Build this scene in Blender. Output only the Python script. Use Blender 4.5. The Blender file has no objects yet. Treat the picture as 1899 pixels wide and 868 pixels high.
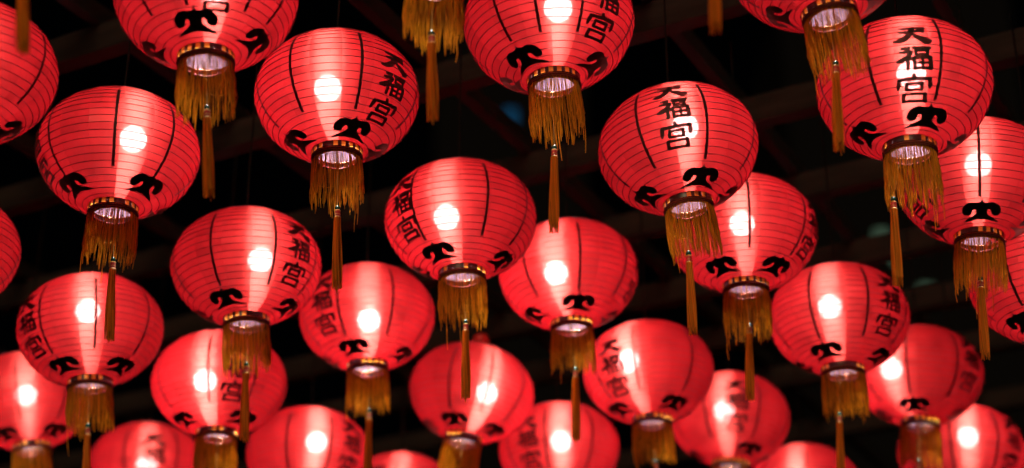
import bpy, math, random
from mathutils import Vector, Matrix
R = math.radians
scene = bpy.context.scene
col = scene.collection

# ------------------------------------------------------------------ camera
cam_data = bpy.data.cameras.new('camera')
cam = bpy.data.objects.new('camera', cam_data)
col.objects.link(cam)
scene.camera = cam
cam_data.sensor_width = 36.0
cam_data.lens = 36.0 * 3200.0 / 1899.0
cam.rotation_euler = (R(90.0 + 25.5), 0, 0)
cam_data.clip_start = 0.05
cam_data.clip_end = 2000.0
cam_data.dof.use_dof = True
cam_data.dof.focus_distance = 4.04
cam_data.dof.aperture_fstop = 1.25

# ------------------------------------------------------------------ night sky, added warm fill sun, exposure
scene.world = bpy.data.worlds.new('World')
scene.world.use_nodes = True
wn = scene.world.node_tree
bg = wn.nodes['Background']
sky = wn.nodes.new('ShaderNodeTexSky')
sky.sky_type = 'NISHITA'
sky.sun_disc = False
sky.sun_elevation = R(14)
sky.sun_rotation = R(198)
wn.links.new(sky.outputs[0], bg.inputs[0])
bg.inputs[1].default_value = 0.00007
fill_sun = bpy.data.lights.new('street_fill', 'SUN')
fill_sun.energy = 1.8  # added fill, stands in for unseen street glow on the tassels
fill_sun.angle = R(25)
fill_sun.color = (1.0, 0.72, 0.42)
fill_ob = bpy.data.objects.new('street_fill', fill_sun)
fill_ob.rotation_euler = (R(76), 0, R(-18))
col.objects.link(fill_ob)
scene.view_settings.view_transform = 'Standard'
scene.view_settings.look = 'None'
scene.view_settings.exposure = 0.0
scene.view_settings.gamma = 1.0
scene.cycles.max_bounces = 10
scene.cycles.transparent_max_bounces = 16
scene.cycles.use_denoising = True
scene.cycles.sample_clamp_indirect = 4.0

A = 0.20            # lantern radius in metres; meshes below are drawn in units of it
C_LOW, C_UP = 0.815, 0.750     # depth below / height above the widest ring, over radius
BULB_E = 450.0


# ------------------------------------------------------------------ material helpers
def new_mat(name):
    m = bpy.data.materials.new(name)
    m.use_nodes = True
    m.node_tree.nodes.clear()
    return m, m.node_tree.nodes, m.node_tree.links


def principled(name, base, rough=0.5, metal=0.0, noise=None, bump=0.0, spec=0.5):
    m, n, l = new_mat(name)
    out = n.new('ShaderNodeOutputMaterial')
    p = n.new('ShaderNodeBsdfPrincipled')
    p.inputs['Base Color'].default_value = (*base, 1)
    p.inputs['Roughness'].default_value = rough
    p.inputs['Metallic'].default_value = metal
    p.inputs['Specular IOR Level'].default_value = spec
    l.new(p.outputs[0], out.inputs[0])
    if noise:
        tc = n.new('ShaderNodeTexCoord')
        mp = n.new('ShaderNodeMapping')
        mp.inputs['Scale'].default_value = noise[0]
        nz = n.new('ShaderNodeTexNoise')
        nz.inputs['Scale'].default_value = 1.0
        nz.inputs['Detail'].default_value = 5.0
        l.new(tc.outputs['Object'], mp.inputs[0])
        l.new(mp.outputs[0], nz.inputs[0])
        rp = n.new('ShaderNodeValToRGB')
        rp.color_ramp.elements[0].position = 0.3
        rp.color_ramp.elements[1].position = 0.7
        rp.color_ramp.elements[0].color = (*[c * noise[1] for c in base], 1)
        rp.color_ramp.elements[1].color = (*[min(1, c * noise[2]) for c in base], 1)
        l.new(nz.outputs[0], rp.inputs[0])
        l.new(rp.outputs[0], p.inputs['Base Color'])
        if bump:
            b = n.new('ShaderNodeBump')
            b.inputs['Strength'].default_value = bump
            b.inputs['Distance'].default_value = 0.004
            l.new(nz.outputs[0], b.inputs['Height'])
            l.new(b.outputs[0], p.inputs['Normal'])
    return m


def add_all(n, l, shaders):
    cur = shaders[0]
    for s in shaders[1:]:
        a = n.new('ShaderNodeAddShader')
        l.new(cur, a.inputs[0])
        l.new(s, a.inputs[1])
        cur = a.outputs[0]
    return cur


def paper_material(name='lantern_paper', tone=1.0):
    """Thin red cloth: diffuse transmission, a thread-scattered streak (the weave runs
    level, so light fans out up and down), a little straight-through light."""
    m, n, l = new_mat(name)
    out = n.new('ShaderNodeOutputMaterial')
    geo = n.new('ShaderNodeNewGeometry')
    # thread direction: level, along each gore (stored on the faces by the shade builder)
    wv = n.new('ShaderNodeAttribute'); wv.attribute_name = 'weave'
    nm = n.new('ShaderNodeVectorTransform')
    nm.vector_type = 'VECTOR'; nm.convert_from = 'OBJECT'; nm.convert_to = 'WORLD'
    l.new(wv.outputs['Vector'], nm.inputs[0])
    # cloth density: patchwork of overlapping pieces + mottling
    at = n.new('ShaderNodeAttribute'); at.attribute_name = 'piece'
    tc = n.new('ShaderNodeTexCoord')
    nz = n.new('ShaderNodeTexNoise')
    nz.inputs['Scale'].default_value = 14.0
    nz.inputs['Detail'].default_value = 6.0
    l.new(tc.outputs['Object'], nz.inputs[0])
    mp = n.new('ShaderNodeMapping')
    mp.inputs['Scale'].default_value = (40, 40, 900)
    l.new(tc.outputs['Object'], mp.inputs[0])
    nz2 = n.new('ShaderNodeTexNoise')
    nz2.inputs['Scale'].default_value = 1.0
    nz2.inputs['Detail'].default_value = 2.0
    l.new(mp.outputs[0], nz2.inputs[0])
    mr = n.new('ShaderNodeMapRange')
    mr.inputs['From Min'].default_value = 0.3; mr.inputs['From Max'].default_value = 0.7
    mr.inputs['To Min'].default_value = 0.82; mr.inputs['To Max'].default_value = 1.16
    l.new(nz.outputs[0], mr.inputs[0])
    mr2 = n.new('ShaderNodeMapRange')
    mr2.inputs['From Min'].default_value = 0.3; mr2.inputs['From Max'].default_value = 0.7
    mr2.inputs['To Min'].default_value = 0.9; mr2.inputs['To Max'].default_value = 1.1
    l.new(nz2.outputs[0], mr2.inputs[0])
    m1 = n.new('ShaderNodeMath'); m1.operation = 'MULTIPLY'
    l.new(mr.outputs[0], m1.inputs[0]); l.new(at.outputs['Fac'], m1.inputs[1])
    m2 = n.new('ShaderNodeMath'); m2.operation = 'MULTIPLY'
    l.new(m1.outputs[0], m2.inputs[0]); l.new(mr2.outputs[0], m2.inputs[1])

    def tinted(colr):
        v = n.new('ShaderNodeVectorMath'); v.operation = 'SCALE'
        v.inputs[0].default_value = colr
        l.new(m2.outputs[0], v.inputs['Scale'])
        return v.outputs[0]
    tr = n.new('ShaderNodeBsdfTranslucent')
    l.new(tinted((0.0315 * tone, 0.00005 * tone, 0.00040 * tone)), tr.inputs[0])
    hs = []
    for colr, ru, rv in (((0.050, 0.0074, 0.0060), 0.017, 0.7), ((0.022, 0.0007, 0.0008), 0.12, 0.9)):
        h = n.new('ShaderNodeBsdfHair')
        h.component = 'Transmission'
        l.new(tinted(colr), h.inputs['Color'])
        h.inputs['RoughnessU'].default_value = ru
        h.inputs['RoughnessV'].default_value = rv
        l.new(nm.outputs[0], h.inputs['Tangent'])
        hs.append(h.outputs[0])
    tp = n.new('ShaderNodeBsdfTransparent')
    tp.inputs[0].default_value = (0.0066, 0.0026, 0.0027, 1)
    df = n.new('ShaderNodeBsdfDiffuse')
    mx = n.new('ShaderNodeMix'); mx.data_type = 'RGBA'
    l.new(geo.outputs['Backfacing'], mx.inputs[0])
    mx.inputs[6].default_value = (0.10, 0.002, 0.004, 1)   # dyed outer side
    mx.inputs[7].default_value = (0.095, 0.056, 0.072, 1)     # pale lining
    l.new(mx.outputs[2], df.inputs[0])
    gl = n.new('ShaderNodeBsdfAnisotropic') if hasattr(bpy.types, 'ShaderNodeBsdfAnisotropic') else n.new('ShaderNodeBsdfGlossy')
    gl.inputs['Color'].default_value = (0.010, 0.008, 0.008, 1)
    gl.inputs['Roughness'].default_value = 0.35
    l.new(add_all(n, l, [tr.outputs[0], *hs, tp.outputs[0], df.outputs[0], gl.outputs[0]]), out.inputs[0])
    return m


def yarn_material(name, base, trans=0.45):
    m, n, l = new_mat(name)
    out = n.new('ShaderNodeOutputMaterial')
    info = n.new('ShaderNodeNewGeometry')
    mr = n.new('ShaderNodeMapRange')
    mr.inputs['To Min'].default_value = 0.42; mr.inputs['To Max'].default_value = 1.04
    l.new(info.outputs['Random Per Island'], mr.inputs[0])
    v = n.new('ShaderNodeVectorMath'); v.operation = 'SCALE'
    v.inputs[0].default_value = base
    l.new(mr.outputs[0], v.inputs['Scale'])
    tc = n.new('ShaderNodeTexCoord')
    nz = n.new('ShaderNodeTexNoise'); nz.inputs['Scale'].default_value = 900.0; nz.inputs['Detail'].default_value = 2.0
    l.new(tc.outputs['Object'], nz.inputs[0])
    bp = n.new('ShaderNodeBump'); bp.inputs['Strength'].default_value = 1.0; bp.inputs['Distance'].default_value = 0.0022
    l.new(nz.outputs[0], bp.inputs['Height'])
    d = n.new('ShaderNodeBsdfDiffuse'); t = n.new('ShaderNodeBsdfTranslucent')
    l.new(v.outputs[0], d.inputs[0]); l.new(v.outputs[0], t.inputs[0])
    l.new(bp.outputs[0], d.inputs['Normal']); l.new(bp.outputs[0], t.inputs['Normal'])
    mix = n.new('ShaderNodeMixShader'); mix.inputs[0].default_value = trans
    l.new(d.outputs[0], mix.inputs[1]); l.new(t.outputs[0], mix.inputs[2])
    g = n.new('ShaderNodeBsdfGlossy')
    g.inputs['Color'].default_value = (0.9, 0.55, 0.10, 1); g.inputs['Roughness'].default_value = 0.35
    mix2 = n.new('ShaderNodeMixShader'); mix2.inputs[0].default_value = 0.10
    l.new(mix.outputs[0], mix2.inputs[1]); l.new(g.outputs[0], mix2.inputs[2])
    l.new(mix2.outputs[0], out.inputs[0])
    return m


def amber_material():  # amber colour stands in for reflections in the copper collar
    m, n, l = new_mat('glint_bar')
    out = n.new('ShaderNodeOutputMaterial')
    t = n.new('ShaderNodeBsdfTranslucent'); t.inputs[0].default_value = (0.95, 0.42, 0.06, 1)
    g = n.new('ShaderNodeBsdfGlossy'); g.inputs[0].default_value = (0.5, 0.25, 0.1, 1); g.inputs['Roughness'].default_value = .2
    mix = n.new('ShaderNodeMixShader'); mix.inputs[0].default_value = 0.2
    l.new(t.outputs[0], mix.inputs[1]); l.new(g.outputs[0], mix.inputs[2])
    l.new(mix.outputs[0], out.inputs[0])
    return m


def ink_material(name, speck):
    """Black brush ink: opaque, with pin-holes where the cloth took no ink."""
    m, n, l = new_mat(name)
    out = n.new('ShaderNodeOutputMaterial')
    p = n.new('ShaderNodeBsdfPrincipled')
    p.inputs['Base Color'].default_value = (0.006, 0.005, 0.005, 1)
    p.inputs['Roughness'].default_value = 0.55
    p.inputs['Specular IOR Level'].default_value = 0.25
    tp = n.new('ShaderNodeBsdfTransparent')
    tp.inputs[0].default_value = (0.55, 0.5, 0.5, 1)
    tc = n.new('ShaderNodeTexCoord')
    nz = n.new('ShaderNodeTexNoise')
    nz.inputs['Scale'].default_value = 420.0
    nz.inputs['Detail'].default_value = 3.0
    l.new(tc.outputs['Object'], nz.inputs[0])
    mr = n.new('ShaderNodeMapRange')
    mr.inputs['From Min'].default_value = 0.52; mr.inputs['From Max'].default_value = 0.70
    mr.inputs['To Min'].default_value = 0.012; mr.inputs['To Max'].default_value = speck
    l.new(nz.outputs[0], mr.inputs[0])
    mix = n.new('ShaderNodeMixShader')
    l.new(mr.outputs[0], mix.inputs[0])
    l.new(p.outputs[0], mix.inputs[1]); l.new(tp.outputs[0], mix.inputs[2])
    l.new(mix.outputs[0], out.inputs[0])
    return m


def emit_material(name, colr, strength):
    m, n, l = new_mat(name)
    out = n.new('ShaderNodeOutputMaterial')
    e = n.new('ShaderNodeEmission')
    e.inputs[0].default_value = (*colr, 1)
    e.inputs[1].default_value = strength
    l.new(e.outputs[0], out.inputs[0])
    return m


M = {
    'paper': paper_material(),
    'wire': principled('dark_red_wire', (0.05, 0.004, 0.005), 0.6),
    'ink': ink_material('black_ink', 0.22),
    'tape': ink_material('black_tape', 0.16),
    'motif': principled('black_paint', (0.007, 0.006, 0.006), 0.5, 0, ((60, 60, 60), 0.4, 2.2), 0.15, 0.3),
    'copper': principled('copper_rim', (0.55, 0.22, 0.10), 0.25, 1.0),
    'dark_band': principled('dark_collar_band', (0.020, 0.006, 0.005), 0.30),
    'amber': amber_material(),
    'braid': principled('dark_red_braid', (0.14, 0.02, 0.012), 0.7),
    'gold_yarn': yarn_material('gold_yarn', (0.98, 0.34, 0.010)),
    'orange_yarn': yarn_material('orange_yarn', (0.98, 0.18, 0.006), 0.45),
    'plate': principled('brown_card', (0.16, 0.07, 0.025), 0.8),
    'red_thread': principled('red_thread', (0.42, 0.02, 0.015), 0.45),
    'gold_thread': principled('gold_thread', (0.7, 0.4, 0.08), 0.4),
    'bead': principled('green_bead', (0.004, 0.05, 0.030), 0.08),
    'socket': principled('white_socket', (0.7, 0.68, 0.66), 0.4),
    'cord': principled('black_cord', (0.004, 0.004, 0.004), 0.9, spec=0.1),
    'red_cap': principled('red_cap', (0.45, 0.02, 0.02), 0.35),
    'wood': principled('dark_timber', (0.009, 0.0050, 0.0040), 0.9, 0, ((6, 6, 40), 0.5, 1.5), 0.3, 0.15),
    'rafter': principled('blackened_rafter', (0.007, 0.0045, 0.004), 0.9, 0, ((6, 6, 40), 0.55, 1.5), 0.3, 0.15),
    'wall': principled('dark_facade', (0.004, 0.004, 0.0045), 0.9, spec=0.0),
    'dark_glass': principled('dark_window', (0.01, 0.012, 0.015), 0.1),
    'blue_light': emit_material('blue_far_light', (0.05, 0.45, 1.0), 0.10),
    'green_light': emit_material('green_far_light', (0.55, 0.95, 0.6), 0.13),
}
for k, e in (('bulb_low', 0.80), ('bulb', 1.0), ('bulb_high', 1.28)):
    M[k] = emit_material('glowing_' + k, (1.0, 0.93, 0.88), BULB_E * e)


# ------------------------------------------------------------------ mesh helpers
class MB:
    def __init__(self):
        self.v, self.f, self.smooth = [], [], True

    def grid(self, rows, closed=False):
        """rows: list of equal-length point lists"""
        b = len(self.v)
        w = len(rows[0])
        for r in rows:
            self.v.extend(r)
        for i in range(len(rows) - 1):
            for j in range(w if closed else w - 1):
                k = (j + 1) % w
                self.f.append((b + i * w + j, b + i * w + k, b + (i + 1) * w + k, b + (i + 1) * w + j))
        return self

    def lathe(self, prof, seg=32, flute=0.0, cap_top=False, cap_bot=False):
        rows = []
        for r, z in prof:
            rows.append([((r + (flute if j % 2 else 0)) * math.cos(2 * math.pi * j / seg),
                          (r + (flute if j % 2 else 0)) * math.sin(2 * math.pi * j / seg), z) for j in range(seg)])
        b = len(self.v)
        self.grid(rows, True)
        if cap_bot:
            self.f.append(tuple(b + j for j in range(seg))[::-1])
        if cap_top:
            o = b + (len(rows) - 1) * seg
            self.f.append(tuple(o + j for j in range(seg)))
        return self

    def ring(self, R0, z, r, seg=48, sides=6, lump=0.0):
        rows = []
        for s in range(sides + 1):
            a = 2 * math.pi * s / sides
            rows.append([((R0 + r * math.cos(a)) * math.cos(2 * math.pi * j / seg),
                          (R0 + r * math.cos(a)) * math.sin(2 * math.pi * j / seg),
                          z + r * math.sin(a) + (lump if j % 2 else 0)) for j in range(seg)])
        return self.grid(rows, True)

    def tube(self, pts, rad, sides=4):
        n = len(pts)
        rows = []
        for i, p in enumerate(pts):
            p = Vector(p)
            d = (Vector(pts[min(i + 1, n - 1)]) - Vector(pts[max(i - 1, 0)])).normalized()
            up = Vector((1, 0, 0)) if abs(d.x) < 0.8 else Vector((0, 1, 0))
            a = d.cross(up).normalized(); b = d.cross(a)
            r = rad[i] if isinstance(rad, (list, tuple)) else rad
            rows.append([tuple(p + (a * math.cos(2 * math.pi * k / sides) + b * math.sin(2 * math.pi * k / sides)) * r)
                         for k in range(sides)])
        return self.grid(rows, True)

    def sphere(self, c, r, seg=20, rings=12, sz=1.0):
        rows = []
        for i in range(rings + 1):
            t = math.pi * i / rings
            rr = max(r * math.sin(t), r * 0.002)
            rows.append([(c[0] + rr * math.cos(2 * math.pi * j / seg), c[1] + rr * math.sin(2 * math.pi * j / seg),
                          c[2] - r * sz * math.cos(t)) for j in range(seg)])
        return self.grid(rows, True)

    def box(self, c, s):
        b = len(self.v)
        for x in (-.5, .5):
            for y in (-.5, .5):
                for z in (-.5, .5):
                    self.v.append((c[0] + x * s[0], c[1] + y * s[1], c[2] + z * s[2]))
        for q in ((0, 1, 3, 2), (4, 6, 7, 5), (0, 4, 5, 1), (2, 3, 7, 6), (0, 2, 6, 4), (1, 5, 7, 3)):
            self.f.append(tuple(b + i for i in q))
        return self

    def mesh(self, name, mat, scale=A, smooth=True):
        me = bpy.data.meshes.new(name)
        me.from_pydata([(x * scale, y * scale, z * scale) for x, y, z in self.v], [], self.f)
        me.materials.append(mat)
        if smooth:
            me.polygons.foreach_set('use_smooth', [True] * len(me.polygons))
        me.update()
        return me


# ------------------------------------------------------------------ lantern profile (units of A)
HOLE, GORES, BANDS = 0.285, 16, 24
Z_HOLE = -C_LOW * math.sqrt(1 - HOLE ** 2)
prof, s = [], 0.0
t0, t1 = math.asin(HOLE), math.pi - math.asin(HOLE)
fine = []
for i in range(2001):
    t = t0 + (t1 - t0) * i / 2000
    p = (math.sin(t), -(C_LOW if t < math.pi / 2 else C_UP) * math.cos(t))
    if fine:
        s += math.hypot(p[0] - fine[-1][1], p[1] - fine[-1][2])
    fine.append((s, p[0], p[1]))
S_TOTAL = s
S_EQ = min(fine, key=lambda q: abs(q[2]))[0]


def at_s(s):
    """radius and height at arc length s, measured from the equator (up positive)"""
    lo, hi = 0, 2000
    target = s + S_EQ
    while hi - lo > 1:
        mid = (lo + hi) // 2
        if fine[mid][0] < target:
            lo = mid
        else:
            hi = mid
    a, b = fine[lo], fine[hi]
    k = (target - a[0]) / max(b[0] - a[0], 1e-9)
    return a[1] + (b[1] - a[1]) * k, a[2] + (b[2] - a[2]) * k


def s_at_z(z):
    return min(fine, key=lambda q: abs(q[2] - z))[0] - S_EQ


levels = [at_s(-S_EQ + S_TOTAL * i / BANDS) for i in range(BANDS + 1)]


SUB = 3      # columns in each gore, pulled part of the way flat


def flat(j):
    q = ((j % SUB) / SUB - .5) * 2 * math.pi / GORES
    f = math.cos(math.pi / GORES) / math.cos(q)
    return 1 + (f - 1) * .45


def shade_mesh(seed):
    rnd = random.Random(seed)
    mb = MB()
    rows = []
    n = GORES * SUB
    for i, (r, z) in enumerate(levels):
        wob = 1 + (rnd.uniform(-.003, .003) if 0 < i < BANDS else 0)
        rows.append([(r * wob * flat(j) * math.cos(2 * math.pi * j / n), r * wob * flat(j) * math.sin(2 * math.pi * j / n), z)
                     for j in range(n)])
    mb.grid(rows, True)
    me = mb.mesh('paper_shade', M['paper'], smooth=False)
    att = me.attributes.new('piece', 'FLOAT', 'FACE')
    wat = me.attributes.new('weave', 'FLOAT_VECTOR', 'FACE')
    gv = [rnd.uniform(.88, 1.10) for _ in range(GORES)]
    jit = [rnd.uniform(-.05, .05) for _ in range(GORES)]
    bv = [rnd.uniform(.95, 1.05) for _ in range(BANDS)]
    vals, wea = [], []
    for i in range(BANDS):
        patch = {}
        for g in range(GORES):
            if rnd.random() < .24:
                patch[g] = (rnd.choice((0, 1, 2)), rnd.uniform(.80, .90))
        for j in range(n):
            g = j // SUB
            q = gv[g] * bv[i]
            if g in patch and j % SUB != patch[g][0]:
                q *= patch[g][1]
            vals.append(q)
            a = 2 * math.pi * (g + .5) / GORES + jit[g]
            wea.extend((-math.sin(a), math.cos(a), 0))
    att.data.foreach_set('value', vals)
    wat.data.foreach_set('vector', wea)
    return me


def rib_mesh(i):
    r, z = levels[i]
    return MB().ring(r * .999, z, 0.0046, GORES * SUB, 5).mesh('wire_rib', M['wire'])


LIFT = 0.0065     # paint stands this far off the cloth


def on_shell(u, s, lift=LIFT):
    """u: level distance from the mid line, s: arc length from the equator"""
    r, z = at_s(s)
    a = u / max(r, .2)
    nr, nz = r, z / (C_LOW if z < 0 else C_UP) ** 2
    k = lift / math.hypot(nr, nz)
    r, z = r + nr * k, z + nz * k
    return (r * math.cos(a), r * math.sin(a), z)


def stripe_mesh(seed):
    rnd = random.Random(seed)
    sa, sb = s_at_z(-.565), s_at_z(.40)
    rows = []
    n = 40
    for i in range(n + 1):
        s_ = sa + (sb - sa) * i / n
        w = .018 * (1 + rnd.uniform(-.13, .13))
        r, _ = at_s(s_)
        dx = rnd.uniform(-.003, .003)
        rows.append([on_shell((-w + dx), s_), on_shell((w + dx), s_)])
    return MB().grid(rows).mesh('black_stripe', M['tape'], smooth=False)


def smooth_closed(pts, sub=4):
    out, n = [], len(pts)
    for i in range(n):
        p0, p1, p2, p3 = (Vector(pts[(i + k - 1) % n]) for k in range(4))
        for k in range(sub):
            t = k / sub
            out.append(tuple(0.5 * ((2 * p1) + (p2 - p0) * t + (2 * p0 - 5 * p1 + 4 * p2 - p3) * t * t
                                    + (3 * p1 - p0 - 3 * p2 + p3) * t ** 3)))
    return out


MOTIF_CACHE = {}


def motif_mesh(ds=0.0):
    if ds in MOTIF_CACHE:
        return MOTIF_CACHE[ds]
    half = [(0, 1.0), (.05, .90), (.13, .83), (.32, .82), (.55, .85), (.78, .80), (.94, .68), (1.0, .52), (.95, .36), (.80, .25), (.62, .24),
            (.51, .31), (.485, .39), (.475, .45), (.43, .505), (.36, .515), (.30, .475), (.275, .40), (.29, .32), (.36, .24), (.48, .17), (.66, .09),
            (.92, -.07), (.60, -.055), (.30, -.02), (0, .0)]
    # half is read down the right side; the left side is its mirror
    pts = half + [(-x, y) for x, y in half[-2:0:-1]]
    import bmesh
    bm = bmesh.new()
    wv = [bm.verts.new((x * .235, y * .31, 0)) for x, y in smooth_closed(pts, 4)]
    f = bm.faces.new(wv)
    bmesh.ops.triangulate(bm, faces=[f])
    for _ in range(4):
        bmesh.ops.subdivide_edges(bm, edges=[e for e in bm.edges if e.calc_length() > .04], cuts=1)
        bmesh.ops.triangulate(bm, faces=bm.faces[:])
    s0 = s_at_z(-.742) + .02 + ds
    for v in bm.verts:
        x, y = v.co.x, v.co.y
        v.co = Vector(on_shell(x, s0 + y)) * A
    me = bpy.data.meshes.new('cloud_motif')
    bm.to_mesh(me); bm.free()
    me.materials.append(M['motif'])
    MOTIF_CACHE[ds] = me
    return me


# brush strokes of the three characters: (points, half widths), box about 0..1 x 0..1, y up
CHARS = [
    ([  # heaven
        ([(.17, .93), (.30, .90), (.60, .91), (.83, .915)], [.030, .050, .045, .055]),
        ([(.18, .62), (.35, .64), (.60, .68), (.80, .69)], [.035, .055, .050, .060]),
        ([(.50, .92), (.50, .72), (.44, .48), (.32, .24), (.16, .09), (.0, .07)], [.07, .07, .075, .08, .065, .02]),
        ([(.49, .58), (.60, .36), (.76, .16), (.88, .05), (1.0, .12)], [.035, .060, .085, .10, .03]),
    ], .42, .215, .165),
    ([  # good fortune
        ([(.17, .965), (.28, .955), (.40, .965)], [.035, .05, .045]),
        ([(.50, .965), (.72, .965), (.98, .97)], [.045, .045, .05]),
        ([(.12, .79), (.28, .78), (.44, .80)], [.03, .045, .05]),
        ([(.45, .79), (.36, .60), (.18, .42), (.02, .37)], [.05, .06, .065, .03]),
        ([(.33, .56), (.34, .30), (.33, .03)], [.05, .050, .045]),
        ([(.40, .52), (.48, .44)], [.045, .05]),
        ([(.57, .87), (.57, .66)], [.042, .042]),
        ([(.55, .86), (.72, .855), (.91, .86)], [.038, .035, .045]),
        ([(.90, .87), (.89, .66)], [.048, .045]),
        ([(.56, .66), (.91, .66)], [.036, .036]),
        ([(.52, .53), (.52, .02)], [.045, .045]),
        ([(.50, .52), (.74, .52), (.99, .54)], [.038, .038, .050]),
        ([(.97, .54), (.98, .06)], [.055, .06]),
        ([(.54, .29), (.94, .29)], [.032, .032]),
        ([(.745, .50), (.745, .06)], [.036, .036]),
        ([(.52, .06), (.95, .06)], [.036, .040]),
    ], .385, .25, -.130),
    ([  # palace
        ([(.48, 1.0), (.51, .90)], [.045, .060]),
        ([(.04, .83), (.30, .835), (.70, .85), (.96, .86)], [.035, .045, .045, .050]),
        ([(.07, .83), (.05, .66), (.03, .50)], [.055, .055, .030]),
        ([(.95, .86), (.955, .68), (.93, .54)], [.055, .060, .035]),
        ([(.28, .70), (.27, .46)], [.045, .045]),
        ([(.27, .69), (.50, .69), (.73, .70)], [.036, .036, .045]),
        ([(.72, .70), (.71, .46)], [.045, .045]),
        ([(.28, .46), (.72, .46)], [.036, .036]),
        ([(.19, .31), (.19, .02)], [.050, .050]),
        ([(.18, .31), (.50, .31), (.82, .32)], [.036, .036, .045]),
        ([(.81, .32), (.80, .03)], [.050, .050]),
        ([(.20, .04), (.80, .04)], [.038, .038]),
    ], .375, .305, -.430),
]


CHAR_CACHE = {}


def char_mesh(idx, ds):
    if (idx, ds) in CHAR_CACHE:
        return CHAR_CACHE[idx, ds]
    strokes, w, h, zc = CHARS[idx]
    s0 = s_at_z(zc) + ds
    mb = MB()
    rnd = random.Random(idx)
    for k, (pts, hw) in enumerate(strokes):
        P = [Vector((x - .5, y - .5)) for x, y in pts]
        P = [Vector((p.x * w, p.y * h)) for p in P]
        # resample with a Catmull-Rom curve
        L, W = [], []
        n = len(P)
        for i in range(n - 1):
            p0, p1, p2, p3 = P[max(i - 1, 0)], P[i], P[i + 1], P[min(i + 2, n - 1)]
            m = max(4, int((p2 - p1).length / .012))
            for q in range(m + (1 if i == n - 2 else 0)):
                t = q / m
                L.append(0.5 * ((2 * p1) + (p2 - p0) * t + (2 * p0 - 5 * p1 + 4 * p2 - p3) * t * t
                                + (3 * p1 - p0 - 3 * p2 + p3) * t ** 3))
                W.append((hw[i] + (hw[i + 1] - hw[i]) * t) * .46 * (1 + rnd.uniform(-.08, .08)))
        rows = []
        lift = LIFT + k * .00025
        m = len(L)
        # round ends
        d0 = (L[1] - L[0]).normalized(); d1 = (L[-1] - L[-2]).normalized()
        L = [L[0] - d0 * W[0] * .7] + L + [L[-1] + d1 * W[-1] * .7]
        W = [W[0] * .55] + W + [W[-1] * .5]
        for i in range(len(L)):
            d = (L[min(i + 1, len(L) - 1)] - L[max(i - 1, 0)]).normalized()
            nn = Vector((-d.y, d.x))
            rows.append([on_shell((L[i] + nn * W[i] * q).x, s0 + (L[i] + nn * W[i] * q).y, lift) for q in (-1, 0, 1)])
        mb.grid(rows)
    CHAR_CACHE[idx, ds] = mb.mesh('character', M['ink'], smooth=False)
    return CHAR_CACHE[idx, ds]


Z_COL_T, Z_COL_B = -.765, -.872


def collar_mesh(part):
    """the band round the opening: dark, with copper reflections put in as amber bars"""
    mb = MB()
    n = 20
    zb, zt = Z_COL_B + .03, Z_COL_T
    if part == 1:
        return mb.grid([[(.306 * math.cos(q), .306 * math.sin(q), zz) for q in (-.085, 0, .085)] for zz in (zb, zt - .008)])
    w = 2 * math.pi / n
    for k in range(n):
        c = k * w
        qs = [c + .085 + (w - .17) * t / 3 for t in range(4)]
        mb.grid([[(.304 * math.cos(q), .304 * math.sin(q), zz) for q in qs] for zz in (zb, zt)])
    for z in (zb - .012, zt - .004):
        mb.lathe([(.304, z), (.304, z + .012)], 60)
    return mb


def fringe_mesh(seed):
    rnd = random.Random(seed)
    mb = MB()
    N = 190
    locks = [rnd.uniform(.50, .66) for _ in range(30)]
    lean = [rnd.uniform(-.035, .035) for _ in range(30)]
    for i in range(N):
        a = 2 * math.pi * (i + rnd.uniform(-.4, .4)) / N
        lk = int(i * 30 / N)
        ac = 2 * math.pi * (lk + .5) / 30
        ln = locks[lk] * rnd.uniform(.78, 1.03)
        if rnd.random() < .012:
            ln = rnd.uniform(.75, .95)
        r0 = .288 + rnd.uniform(-.012, .008)
        pull = rnd.uniform(.2, .75)
        ph, am = rnd.uniform(0, 6.3), rnd.uniform(.002, .008)
        pts, rad = [], []
        for k in range(8):
            t = k / 7
            aa = a + (ac - a) * pull * t * t + lean[lk] * t + am * 3 * math.sin(ph + 5 * t)
            r = r0 + .02 * math.sin(t * 2.2) + am * math.cos(ph * 2 + 6 * t) + (rnd.uniform(-.01, .01) if k > 4 else 0)
            pts.append((r * math.cos(aa), r * math.sin(aa), Z_COL_B - .005 - ln * t))
            rad.append(.0042 + .0016 * t if k < 7 else .0030)
        mb.tube(pts, rad, 3)
    # a thread that sags in a loop inside the fringe
    pts = []
    b = rnd.uniform(-1.0, 0.2)
    for k in range(13):
        t = k / 12
        aa = b + 1.5 * t
        pts.append((.27 * math.cos(aa), .27 * math.sin(aa), Z_COL_B - .20 - .06 * math.sin(math.pi * t)))
    mb.tube(pts, .004, 3)
    return mb.mesh('fringe', M['gold_yarn'])


def tassel_strands_mesh(seed):
    """skirt of the tassel, origin at the bead centre"""
    rnd = random.Random(seed)
    mb = MB()
    N = 64
    for i in range(N):
        a = rnd.uniform(0, 2 * math.pi)
        q = math.sqrt(rnd.random())
        ln = rnd.uniform(.80, .93)
        if rnd.random() < .05:
            ln += rnd.uniform(.02, .08)
        ph = rnd.uniform(0, 6.3)
        pts = []
        for k in range(8):
            t = k / 7
            r = (.036 + .022 * min(1, t * 1.5) - .008 * max(0, t - .7)) * (q if t > .1 else 1)
            jit = .010 * t * math.sin(ph + 4 * t)
            pts.append((r * math.cos(a + .6 * t) + jit, r * math.sin(a + .6 * t) + jit * .6, -.128 - ln * t))
        mb.tube(pts, .0075, 3)
    return mb.mesh('tassel_strands', M['orange_yarn'])


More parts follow.
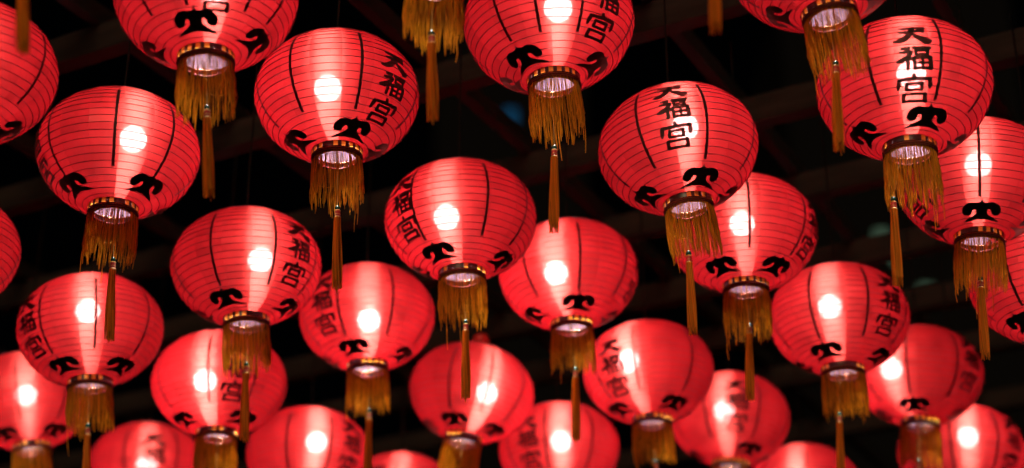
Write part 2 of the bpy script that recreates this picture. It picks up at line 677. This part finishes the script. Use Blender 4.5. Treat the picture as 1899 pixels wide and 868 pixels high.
MESH = {
    'shade': [shade_mesh(i) for i in range(4)],
    'rib': [rib_mesh(i) for i in range(BANDS + 1)],
    'stripe': [stripe_mesh(i) for i in range(3)],
    'collar': collar_mesh(0).mesh('collar', M['dark_band'], smooth=False),
    'bar': collar_mesh(1).mesh('glint_bar', M['amber'], smooth=False),
    'darkbar': collar_mesh(1).mesh('dark_bar', M['dark_band'], smooth=False),
    'rim': MB().ring(.303, Z_COL_T, .007, 48, 6).ring(.306, Z_COL_B + .026, .006, 48, 6).mesh('rim', M['copper']),
    'braid': MB().ring(.300, Z_COL_B + .006, .012, 96, 6, .004).ring(.297, Z_COL_B - .014, .010, 96, 6, -.004).mesh('braid', M['braid']),
    'hoop': MB().ring(.235, Z_COL_B - .004, .009, 48, 6).mesh('opening_hoop', M['red_thread']),
    'plate': MB().lathe([(.235, Z_COL_B), (.262, Z_COL_B + .003), (.300, Z_COL_B + .010)], 48).mesh('base_plate', M['plate']),
    'fringe': [fringe_mesh(i) for i in range(6)],
    'bead': MB().sphere((0, 0, 0), .034, 16, 10).mesh('bead', M['bead']),
    'binding': MB().lathe([(.012, -.026), (.031, -.034), (.033, -.05), (.033, -.118), (.030, -.126), (.012, -.13)], 16).mesh('binding', M['red_thread']),
    'gold_band': MB().ring(.031, -.036, .006, 16, 6).ring(.033, -.085, .003, 16, 4).ring(.034, -.122, .007, 16, 6).mesh('gold_band', M['gold_thread']),
    'strands': [tassel_strands_mesh(i) for i in range(4)],
    'bulb': [MB().sphere((0, 0, 0), .168, 20, 12).mesh('bulb', M[k]) for k in ('bulb_low', 'bulb', 'bulb_high')],
    'socket': MB().lathe([(.05, .150), (.07, .17), (.07, .30), (.04, .33)], 16, cap_top=True).mesh('socket', M['socket']),
    'knob': MB().sphere((0, 0, .90), .13, 20, 12, .85).ring(.10, .79, .03, 24, 8).mesh('top_knob', M['red_cap']),
    'cap': MB().lathe([(.27, .715), (.27, .728), (.16, .745), (.10, .75), (.09, .775), (.02, .78)], 32, cap_top=True).mesh('top_cap', M['red_cap']),
}


# ------------------------------------------------------------------ object helpers
def link(name, me, parent=None, loc=None, rotz=0.0):
    o = bpy.data.objects.new(name, me)
    col.objects.link(o)
    if parent:
        o.parent = parent
    if loc is not None:
        o.location = loc
    o.rotation_euler = (0, 0, rotz)
    return o


def tag(o, label, cat, group=None):
    o['label'] = label
    o['category'] = cat
    if group:
        o['group'] = group
    return o


BEAM_Z = 2.60
MSHIFT = {'D': .05, 'C': -.05, 'E': -.03, 'A': -.03, 'H': .02, 'B': .02}
SHIFT = {'A': -.07, 'B': -.10, 'C': -.125, 'E': .13, 'F': -.06, 'G': .05, 'H': .035, 'J': .06, 'K': .045, 'L': .025,
         'M': -.06, 'N': .04, 'Q': -.045, 'R': .07, 'S': .13, 'T': .08, 'U': .10, 'V': .02, 'W': .025}   # how high each painter set the words
SEAM = {'A': 2, 'C': -19, 'D': 0, 'E': -1, 'F': -4, 'G': -21, 'H': 4, 'B': -4, 'J': -8, 'K': -19, 'N': -16, 'P': 4}   # where a seam of the cloth falls


def make_lantern(i, row):
    lid, pos, tilt, text, lines, motifs, bulb, tas, lab = row
    rnd = random.Random(100 + i)
    P = Vector(pos)
    root = bpy.data.objects.new('paper_lantern', None)
    root.empty_display_size = .1
    col.objects.link(root)
    vd = P.normalized()
    h = vd.cross(Vector((0, 0, 1))).normalized()
    t = R(tilt)
    ax = math.cos(t) * Vector((0, 0, 1)) + math.sin(t) * h
    e1 = (-vd + ax * vd.dot(ax)).normalized()
    e2 = ax.cross(e1)
    root.location = P
    root.rotation_euler = Matrix((e1, e2, ax)).transposed().to_euler()
    tag(root, lab, 'lantern', 'red paper lanterns hung in rows')
    shade = link('paper_shade', MESH['shade'][i % 4], root, rotz=R(SEAM.get(lid, lines[0] + 9)))
    for k in range(1, BANDS):
        link('wire_rib', MESH['rib'][k], shade)
    for k, a in enumerate(lines):
        link('black_stripe', MESH['stripe'][k % 3], root, rotz=R(a))
    for a in motifs:
        link('cloud_motif', motif_mesh(MSHIFT.get(lid, 0.0)), root, rotz=R(a))
    if text is not None:
        for k in range(3):
            link('character', char_mesh(k, SHIFT.get(lid, 0)), root, rotz=R(text))
    co = link('collar', MESH['collar'], root, rotz=rnd.uniform(0, 6))
    for k in range(20):
        if rnd.random() < .72:
            link('glint_bar', MESH['bar'], co, rotz=2 * math.pi * k / 20)
        else:
            link('dark_bar', MESH['darkbar'], co, rotz=2 * math.pi * k / 20)
    link('rim', MESH['rim'], co)
    link('braid', MESH['braid'], root)
    link('opening_hoop', MESH['hoop'], root)
    link('base_plate', MESH['plate'], root)
    fr = link('fringe', MESH['fringe'][i % 6], root, rotz=rnd.uniform(0, 6.28))
    fr['kind'] = 'stuff'
    # bulb on its lead
    b = (0, bulb[0], bulb[1])
    kind = 1
    if i in LOW:
        kind = 0
    elif i in HIGH:
        kind = 2
    bo = link('bulb', MESH['bulb'][kind], root, loc=(0, bulb[0] * A, bulb[1] * A))
    link('socket', MESH['socket'], bo)
    lead = MB().tube([(0, bulb[0], bulb[1] + .32), (0, bulb[0] * .4, .66), (0, 0, .74)], .012, 5).mesh('lead', M['cord'])
    link('lead', lead, root)
    # top cap and hanging wire
    link('top_cap', MESH['cap'], root)
    inv = Matrix((e1, e2, ax))
    top = P + ax * (.78 * A)
    length = BEAM_Z - .0 - top.z
    hang = MB().tube([(0, 0, 0), tuple(inv @ Vector((.0, 0, length)))], .003, 5).mesh('hanging_wire', M['cord'], scale=1.0)
    link('hanging_wire', hang, root, loc=(0, 0, .77 * A))
    if lid == 'P':
        link('top_knob', MESH['knob'], root)
    # tassel on a cord through the lantern
    if tas is None:
        tas = (rnd.uniform(-.03, .03), -1.45 + rnd.uniform(-.04, .05), 0, 0)
        lean = rnd.uniform(-.04, .04)
    else:
        lean = math.atan2(tas[2] - tas[0], tas[1] - tas[3])
    cord = MB().tube([(0, 0, .3), (0, tas[0] * .3, -.7), (0, tas[0], tas[1])], .004, 4).mesh('tassel_cord', M['gold_thread'])
    link('tassel_cord', cord, root)
    ta = bpy.data.objects.new('tassel', MESH['strands'][i % 4])
    col.objects.link(ta)
    ta.parent = root
    ta.location = (0, tas[0] * A, tas[1] * A)
    ta.rotation_euler = (lean, 0, 0)
    link('bead', MESH['bead'], ta)
    bi = link('binding', MESH['binding'], ta)
    link('gold_band', MESH['gold_band'], ta)
    return root


LANTERNS = [
    ('A', (0.0864, 3.4316, 2.1848), -3.5, 44, [-37, 25, 78, -92, -8, 127, 172, -143], [-37, 77, 155, -115], (0.121, 0.189), (-0.056, -1.66, -0.136, -2.774)),
    ('B', (-0.6665, 3.1741, 2.0901), -3.9, 8, [-50, -16, 33, 60, 105, 150, -165, -100], [-11, -104, 73, 166], (0.098, 0.087), (0.016, -1.396, 0.039, -2.463)),
    ('C', (-0.4256, 3.6434, 2.1098), -2.5, 43, [-33, 17, 74, 109, 154, -161, -116, -71], [21, -74, 108, -162], (-0.111, 0.105), (0.006, -1.52, -0.0, -2.565)),
    ('D', (-0.9759, 3.7764, 2.0265), -0.9, -82, [-4, 38, -57, 83, 128, 173, -142, -97], [-58, 38, 125, -145], (0.162, 0.201), (0.054, -1.464, 0.094, -2.563)),
    ('E', (0.4128, 3.7844, 2.043), -6.6, 1, [-25, 24, 72, 114, 159, -156, -111, -66], [-68, 24, 113, -157], (0.131, 0.267), (-0.097, -1.449, -0.21, -2.508)),
    ('F', (0.9025, 3.443, 2.0152), 0.8, 8, [-21, 26, 67, 114, 159, -156, -111, -66], [-63, 24, 116, -154], (0.099, 0.167), (-0.228, -1.411, -0.265, -2.397)),
    ('G', (-0.1355, 4.0797, 1.9899), -2.2, -50, [-38, 21, 59, 104, 149, -166, -121, -76], [-33, 76, 156, -114], (-0.184, 0.029), (0.031, -1.467, 0.001, -2.582)),
    ('H', (-0.7112, 4.2075, 1.9125), -3.8, 44, [-27, 22, 65, 110, 155, -160, -115, -70], [-28, 75, 159, -111], (0.186, 0.086), (-0.001, -1.41, -0.029, -2.469)),
    ('I', (-1.1708, 4.4405, 1.8259), -5.4, -59, [4, 50, -42, 94, 139, -176, -131, -86], [-40, 48, 139, -131], (-0.039, 0.267), (-0.024, -1.413, -0.043, -2.428)),
    ('J', (-0.4279, 4.7071, 1.9768), -2.6, -42, [-25, 22, 66, 111, 156, -159, -114, -69], [-21, 74, 162, -108], (0.023, -0.069), (0.017, -1.481, -0.024, -2.551)),
    ('K', (0.1629, 4.5092, 2.0259), -1.9, 80, [-38, 10, 54, 98, 144, -172, -126, -82], [12, -76, 103, -167], (-0.185, 0.019), (0.028, -1.471, -0.023, -2.51)),
    ('L', (0.6196, 4.184, 2.0005), 0.2, 71, [6, 55, 98, 143, -172, -127, -82, -37], [49, -34, 143, -127], (-0.0, 0.129), (0.019, -1.348, -0.035, -2.444)),
    ('M', (1.1735, 3.8716, 1.9959), 4.6, -67, [2, -46, 46, 91, 136, -179, -134, -89], [4, -87, 93, -177], (0.021, 0.227), (-0.005, -1.345, 0.028, -2.439)),
    ('N', (0.9315, 4.5462, 1.9042), 0.3, 47, [-22, 25, 69, 114, 159, -156, -111, -66], [-22, 77, 163, -107], (-0.109, 0.176), (-0.094, -1.447, -0.152, -2.507)),
    ('O', (-0.8715, 4.83, 1.8143), -1.3, 14, [-10, -62, 31, 76, 121, 166, -149, -104], [-65, 43, 124, -146], (-0.215, 0.017), None),
    ('P', (-0.1284, 5.1965, 1.9208), 9.2, None, [-23, 50, 14, 104, 149, -166, -121, -76], [56, -96, -20, 160], (0.242, 0.019), None),
    ('Q', (0.4174, 4.9547, 1.8981), -2.1, -34, [-11, 42, 83, 128, 173, -142, -97, -52], [-63, 41, 124, -146], (-0.294, 0.182), None),
    ('R', (0.727, 5.4686, 1.9277), 2.5, 6, [-24, 29, 70, 115, 160, -155, -110, -65], [36, -90, 108, -162], (-0.088, 0.123), None),
    ('S', (1.2771, 5.0851, 1.9372), 3.9, 54, [-10, 36, 81, 126, 171, -144, -99, -54], [-8, 93, 178, -92], (-0.412, 0.097), None),
    ('T', (1.4524, 5.3481, 1.771), 2.0, 57, [-8, 36, 82, 126, 172, -144, -98, -54], [-8, 82, 172, -98], (0.137, 0.24), None),
    ('U', (-0.6565, 5.3293, 1.7539), 0.8, 43, [-21, 20, 67, 112, 157, -158, -113, -68], [-21, 69, 159, -111], (0.116, 0.216), None),
    ('V', (0.1562, 5.4636, 1.8186), -1.2, -32, [-13, 33, 78, 123, 168, -147, -102, -57], [-13, 77, 167, -103], (0.031, 0.13), None),
    ('W', (-1.2664, 5.7463, 1.8462), -1.2, 5, [-23, 30, 71, 116, 161, -154, -109, -64], [-23, 67, 157, -113], (-0.003, 0.039), None),
    ('X', (-1.5457, 5.2069, 1.899), -9.6, None, [-10, 35, 80, 125, 170, -145, -100, -55], [-44, 44, 135, -135], (-0.038, 0.067), None),
    ('Y', (-0.386, 5.7644, 1.7436), 1.0, -24, [40, 85, 130, 175, -140, -95, -50, -5], [40, 130, -140, -50], (-0.01, 0.212), None),
    ('Z', (1.0394, 5.9427, 1.8352), 1.4, None, [4, 49, 94, 139, -176, -131, -86, -41], [4, 94, -176, -86], (-0.108, 0.132), None),
    ('AA', (-1.2006, 3.2632, 1.9551), -1.5, None, [52, 8, -35, 96, 141, -174, -129, -84], [91, 1, -179, -89], (0.021, 0.072), None),
    ('BB', (-1.4628, 3.9993, 1.8678), -1.3, None, [30, 75, 120, 165, -150, -105, -60, -15], [30, 120, -150, -60], (-0.009, 0.075), None),
    ('CC', (1.3717, 4.0349, 1.7931), 0.8, None, [-28, 17, 62, 107, 152, -163, -118, -73], [-44, 46, 136, -134], (0.048, 0.069), None),
    ('DD', (0.6728, 3.1819, 2.2043), -6.1, None, [8, 53, 98, 143, -172, -127, -82, -37], [-92, 108, 8, -172], (0.059, 0.092), (-0.047, -1.423, -0.242, -2.634)),
    ('EE', (-0.1641, 3.0582, 2.2063), 0.1, None, [21, 66, 111, 156, -159, -114, -69, -24], [21, 111, -159, -69], (-0.002, 0.084), (-0.015, -1.429, 0.026, -2.547)),
    ('FF', (-0.9103, 2.6272, 2.1156), -0.7, None, [4, 49, 94, 139, -176, -131, -86, -41], [4, 94, -176, -86], (-0.006, 0.062), (0.07, -1.459, 0.172, -2.56)),
    ('GG', (0.3867, 2.7249, 2.2156), -0.2, None, [42, 87, 132, 177, -138, -93, -48, -3], [42, 132, -138, -48], (0.003, 0.06), (-0.014, -1.453, -0.056, -2.599)),
    ('HH', (1.9265, 5.7308, 1.8141), 3.2, None, [39, 84, 129, 174, -141, -96, -51, -6], [39, 129, -141, -51], (0.007, 0.096), None),
]
LABELS = {
    'A': 'big sharp red lantern cut by top edge at centre, two cloud motifs above collar',
    'B': 'big red lantern cut by top edge at left, one cloud motif facing out',
    'C': 'sharp red lantern at upper left with three black characters down its right side',
    'D': 'red lantern at left, bright bulb just right of a stripe, characters at left rim',
    'E': 'sharp red lantern right of centre with three characters in its middle left of the bulb',
    'F': 'sharp red lantern at upper right whose characters cross the glowing bulb between two stripes',
    'G': 'red lantern at picture centre with characters curving down its left edge',
    'H': 'red lantern left of centre with narrow bulb beside a stripe, characters at its right',
    'I': 'red lantern at left with another tassel hanging across its face, characters on left edge',
    'J': 'soft focus red lantern below centre left with a low bright bulb and characters at left',
    'K': 'red lantern right of the central one, round bulb and blank red face',
    'L': 'red lantern half behind the one with central characters, its bulb touching a black stripe',
    'M': 'dim red lantern at right with one black stripe down the middle into a cloud motif',
    'N': 'soft red lantern at right, bulb between two black stripes and characters on right shoulder',
    'O': 'soft red lantern at lower left with another fringe hanging before its right half',
    'P': 'blurred red lantern at bottom centre with its red top cap showing above it',
    'Q': 'blurred red lantern right of bottom centre with characters left of its bulb',
    'R': 'blurred red lantern at lower right with characters in its middle, touching the bulb',
    'S': 'blurred red lantern at lower right, bulb partly covered by the lantern before it',
    'T': 'blurred red lantern in bottom right corner with bright bulb and characters at right rim',
    'U': 'blurred red lantern cut by bottom edge, bright bulb and stripe left of its characters',
    'V': 'blurred red lantern cut by bottom edge at centre, characters left and tassel across it',
    'W': 'blurred red lantern cut by bottom edge at left with characters above its bulb',
    'X': 'red lantern cut by left edge near bottom, stripe over its bulb and gold fringe below',
    'Y': 'top of a blurred red lantern peeping over bottom edge just left of centre',
    'Z': 'top of a blurred red lantern peeping over bottom edge at right',
    'AA': 'deep red lantern cut by left edge near the top, stripe along its right side',
    'BB': 'deep red lantern cut by left edge at mid height, only its right rim showing',
    'CC': 'dim red lantern cut by right edge behind the fringe of the one above',
    'DD': 'deep red lantern at top right, only underside, copper collar and gold fringe showing',
    'EE': 'lantern above the frame at top centre left, only its gold fringe and tassel showing',
    'FF': 'lantern above the top left corner, only its blurred tassel hanging into view',
    'GG': 'lantern above the frame at right of centre, only its blurred tassel hanging into view',
    'HH': 'blurred lantern cut by right edge at the bottom corner, a sliver of red showing',
}

IDS = [r[0] for r in LANTERNS]
LOW = {IDS.index(k) for k in ('AA', 'BB', 'DD', 'CC', 'M')}
HIGH = {IDS.index(k) for k in ('J', 'K', 'P', 'V', 'Q', 'U', 'O')}
for i, row in enumerate(LANTERNS):
    make_lantern(i, row + (LABELS[row[0]],))

# ------------------------------------------------------------------ timber frame overhead
ang = math.atan2(-.54, 1)
for y0 in (2.20, 2.90, 3.62, 4.36, 5.08, 5.72, 6.40, 7.00, 7.62, 8.45):
    o = link('timber_beam', MB().box((0, 0, 0), (11.0, .055, .09)).mesh('timber_beam', M['wood'], 1.0, False), None,
             (0, y0, BEAM_Z + .045), ang)
    tag(o, 'dark brown timber beam running level above the red lanterns', 'beam', 'timber beams above the lanterns')
for k in range(-8, 6):
    u = -3.07 + .725 * (k + 2)
    d = Vector((1, -.54, 0)).normalized(); q = Vector((.54, 1, 0)).normalized()
    c = d * u + q * 5.2
    o = link('timber_rafter', MB().box((0, 0, 0), (8.0, .035, .06)).mesh('timber_rafter', M['rafter'], 1.0, False), None,
             (c.x, c.y, BEAM_Z + .09 + .032), ang + math.pi / 2)
    tag(o, 'thin dark rafter crossing on top of the timber beams', 'rafter', 'thin rafters across the beams')


# ------------------------------------------------------------------ far light spots, held by made-up dark towers
def ray(u, v):
    f, p = 3200.0, R(25.5)
    x, y = (u - 949.5) / f, (434 - v) / f
    return Vector((x, math.cos(p) - y * math.sin(p), math.sin(p) + y * math.cos(p)))


def tower(name_label, lit, mat, w, hgt, dist):
    d = ray(*lit[0]); c0 = d * (dist / d.y)
    root = bpy.data.objects.new('made_up_tower', None)  # invented block, only there to carry the distant glows
    col.objects.link(root)
    root.location = (c0.x, dist, -1.6)
    tag(root, name_label, 'building')
    link('wall', MB().box((0, 6, hgt / 2), (w, 12, hgt)).mesh('wall', M['wall'], 1.0, False), root)
    for u, v in lit:
        d = ray(u, v); c = d * (dist / d.y)
        link('glow', MB().box((c.x - c0.x, -.03, c.z + 1.6), (.55, .1, .75)).mesh('glow', mat, 1.0, False), root)
    return root


tower('far made-up tower block holding one blue window', [(947, 217)], M['blue_light'], 7, 60, 70)
tower('far made-up tower block at right holding green glows', [(1718, 545), (1635, 443), (1638, 500)], M['green_light'], 11, 48, 70)
print('lanterns', len(LANTERNS))
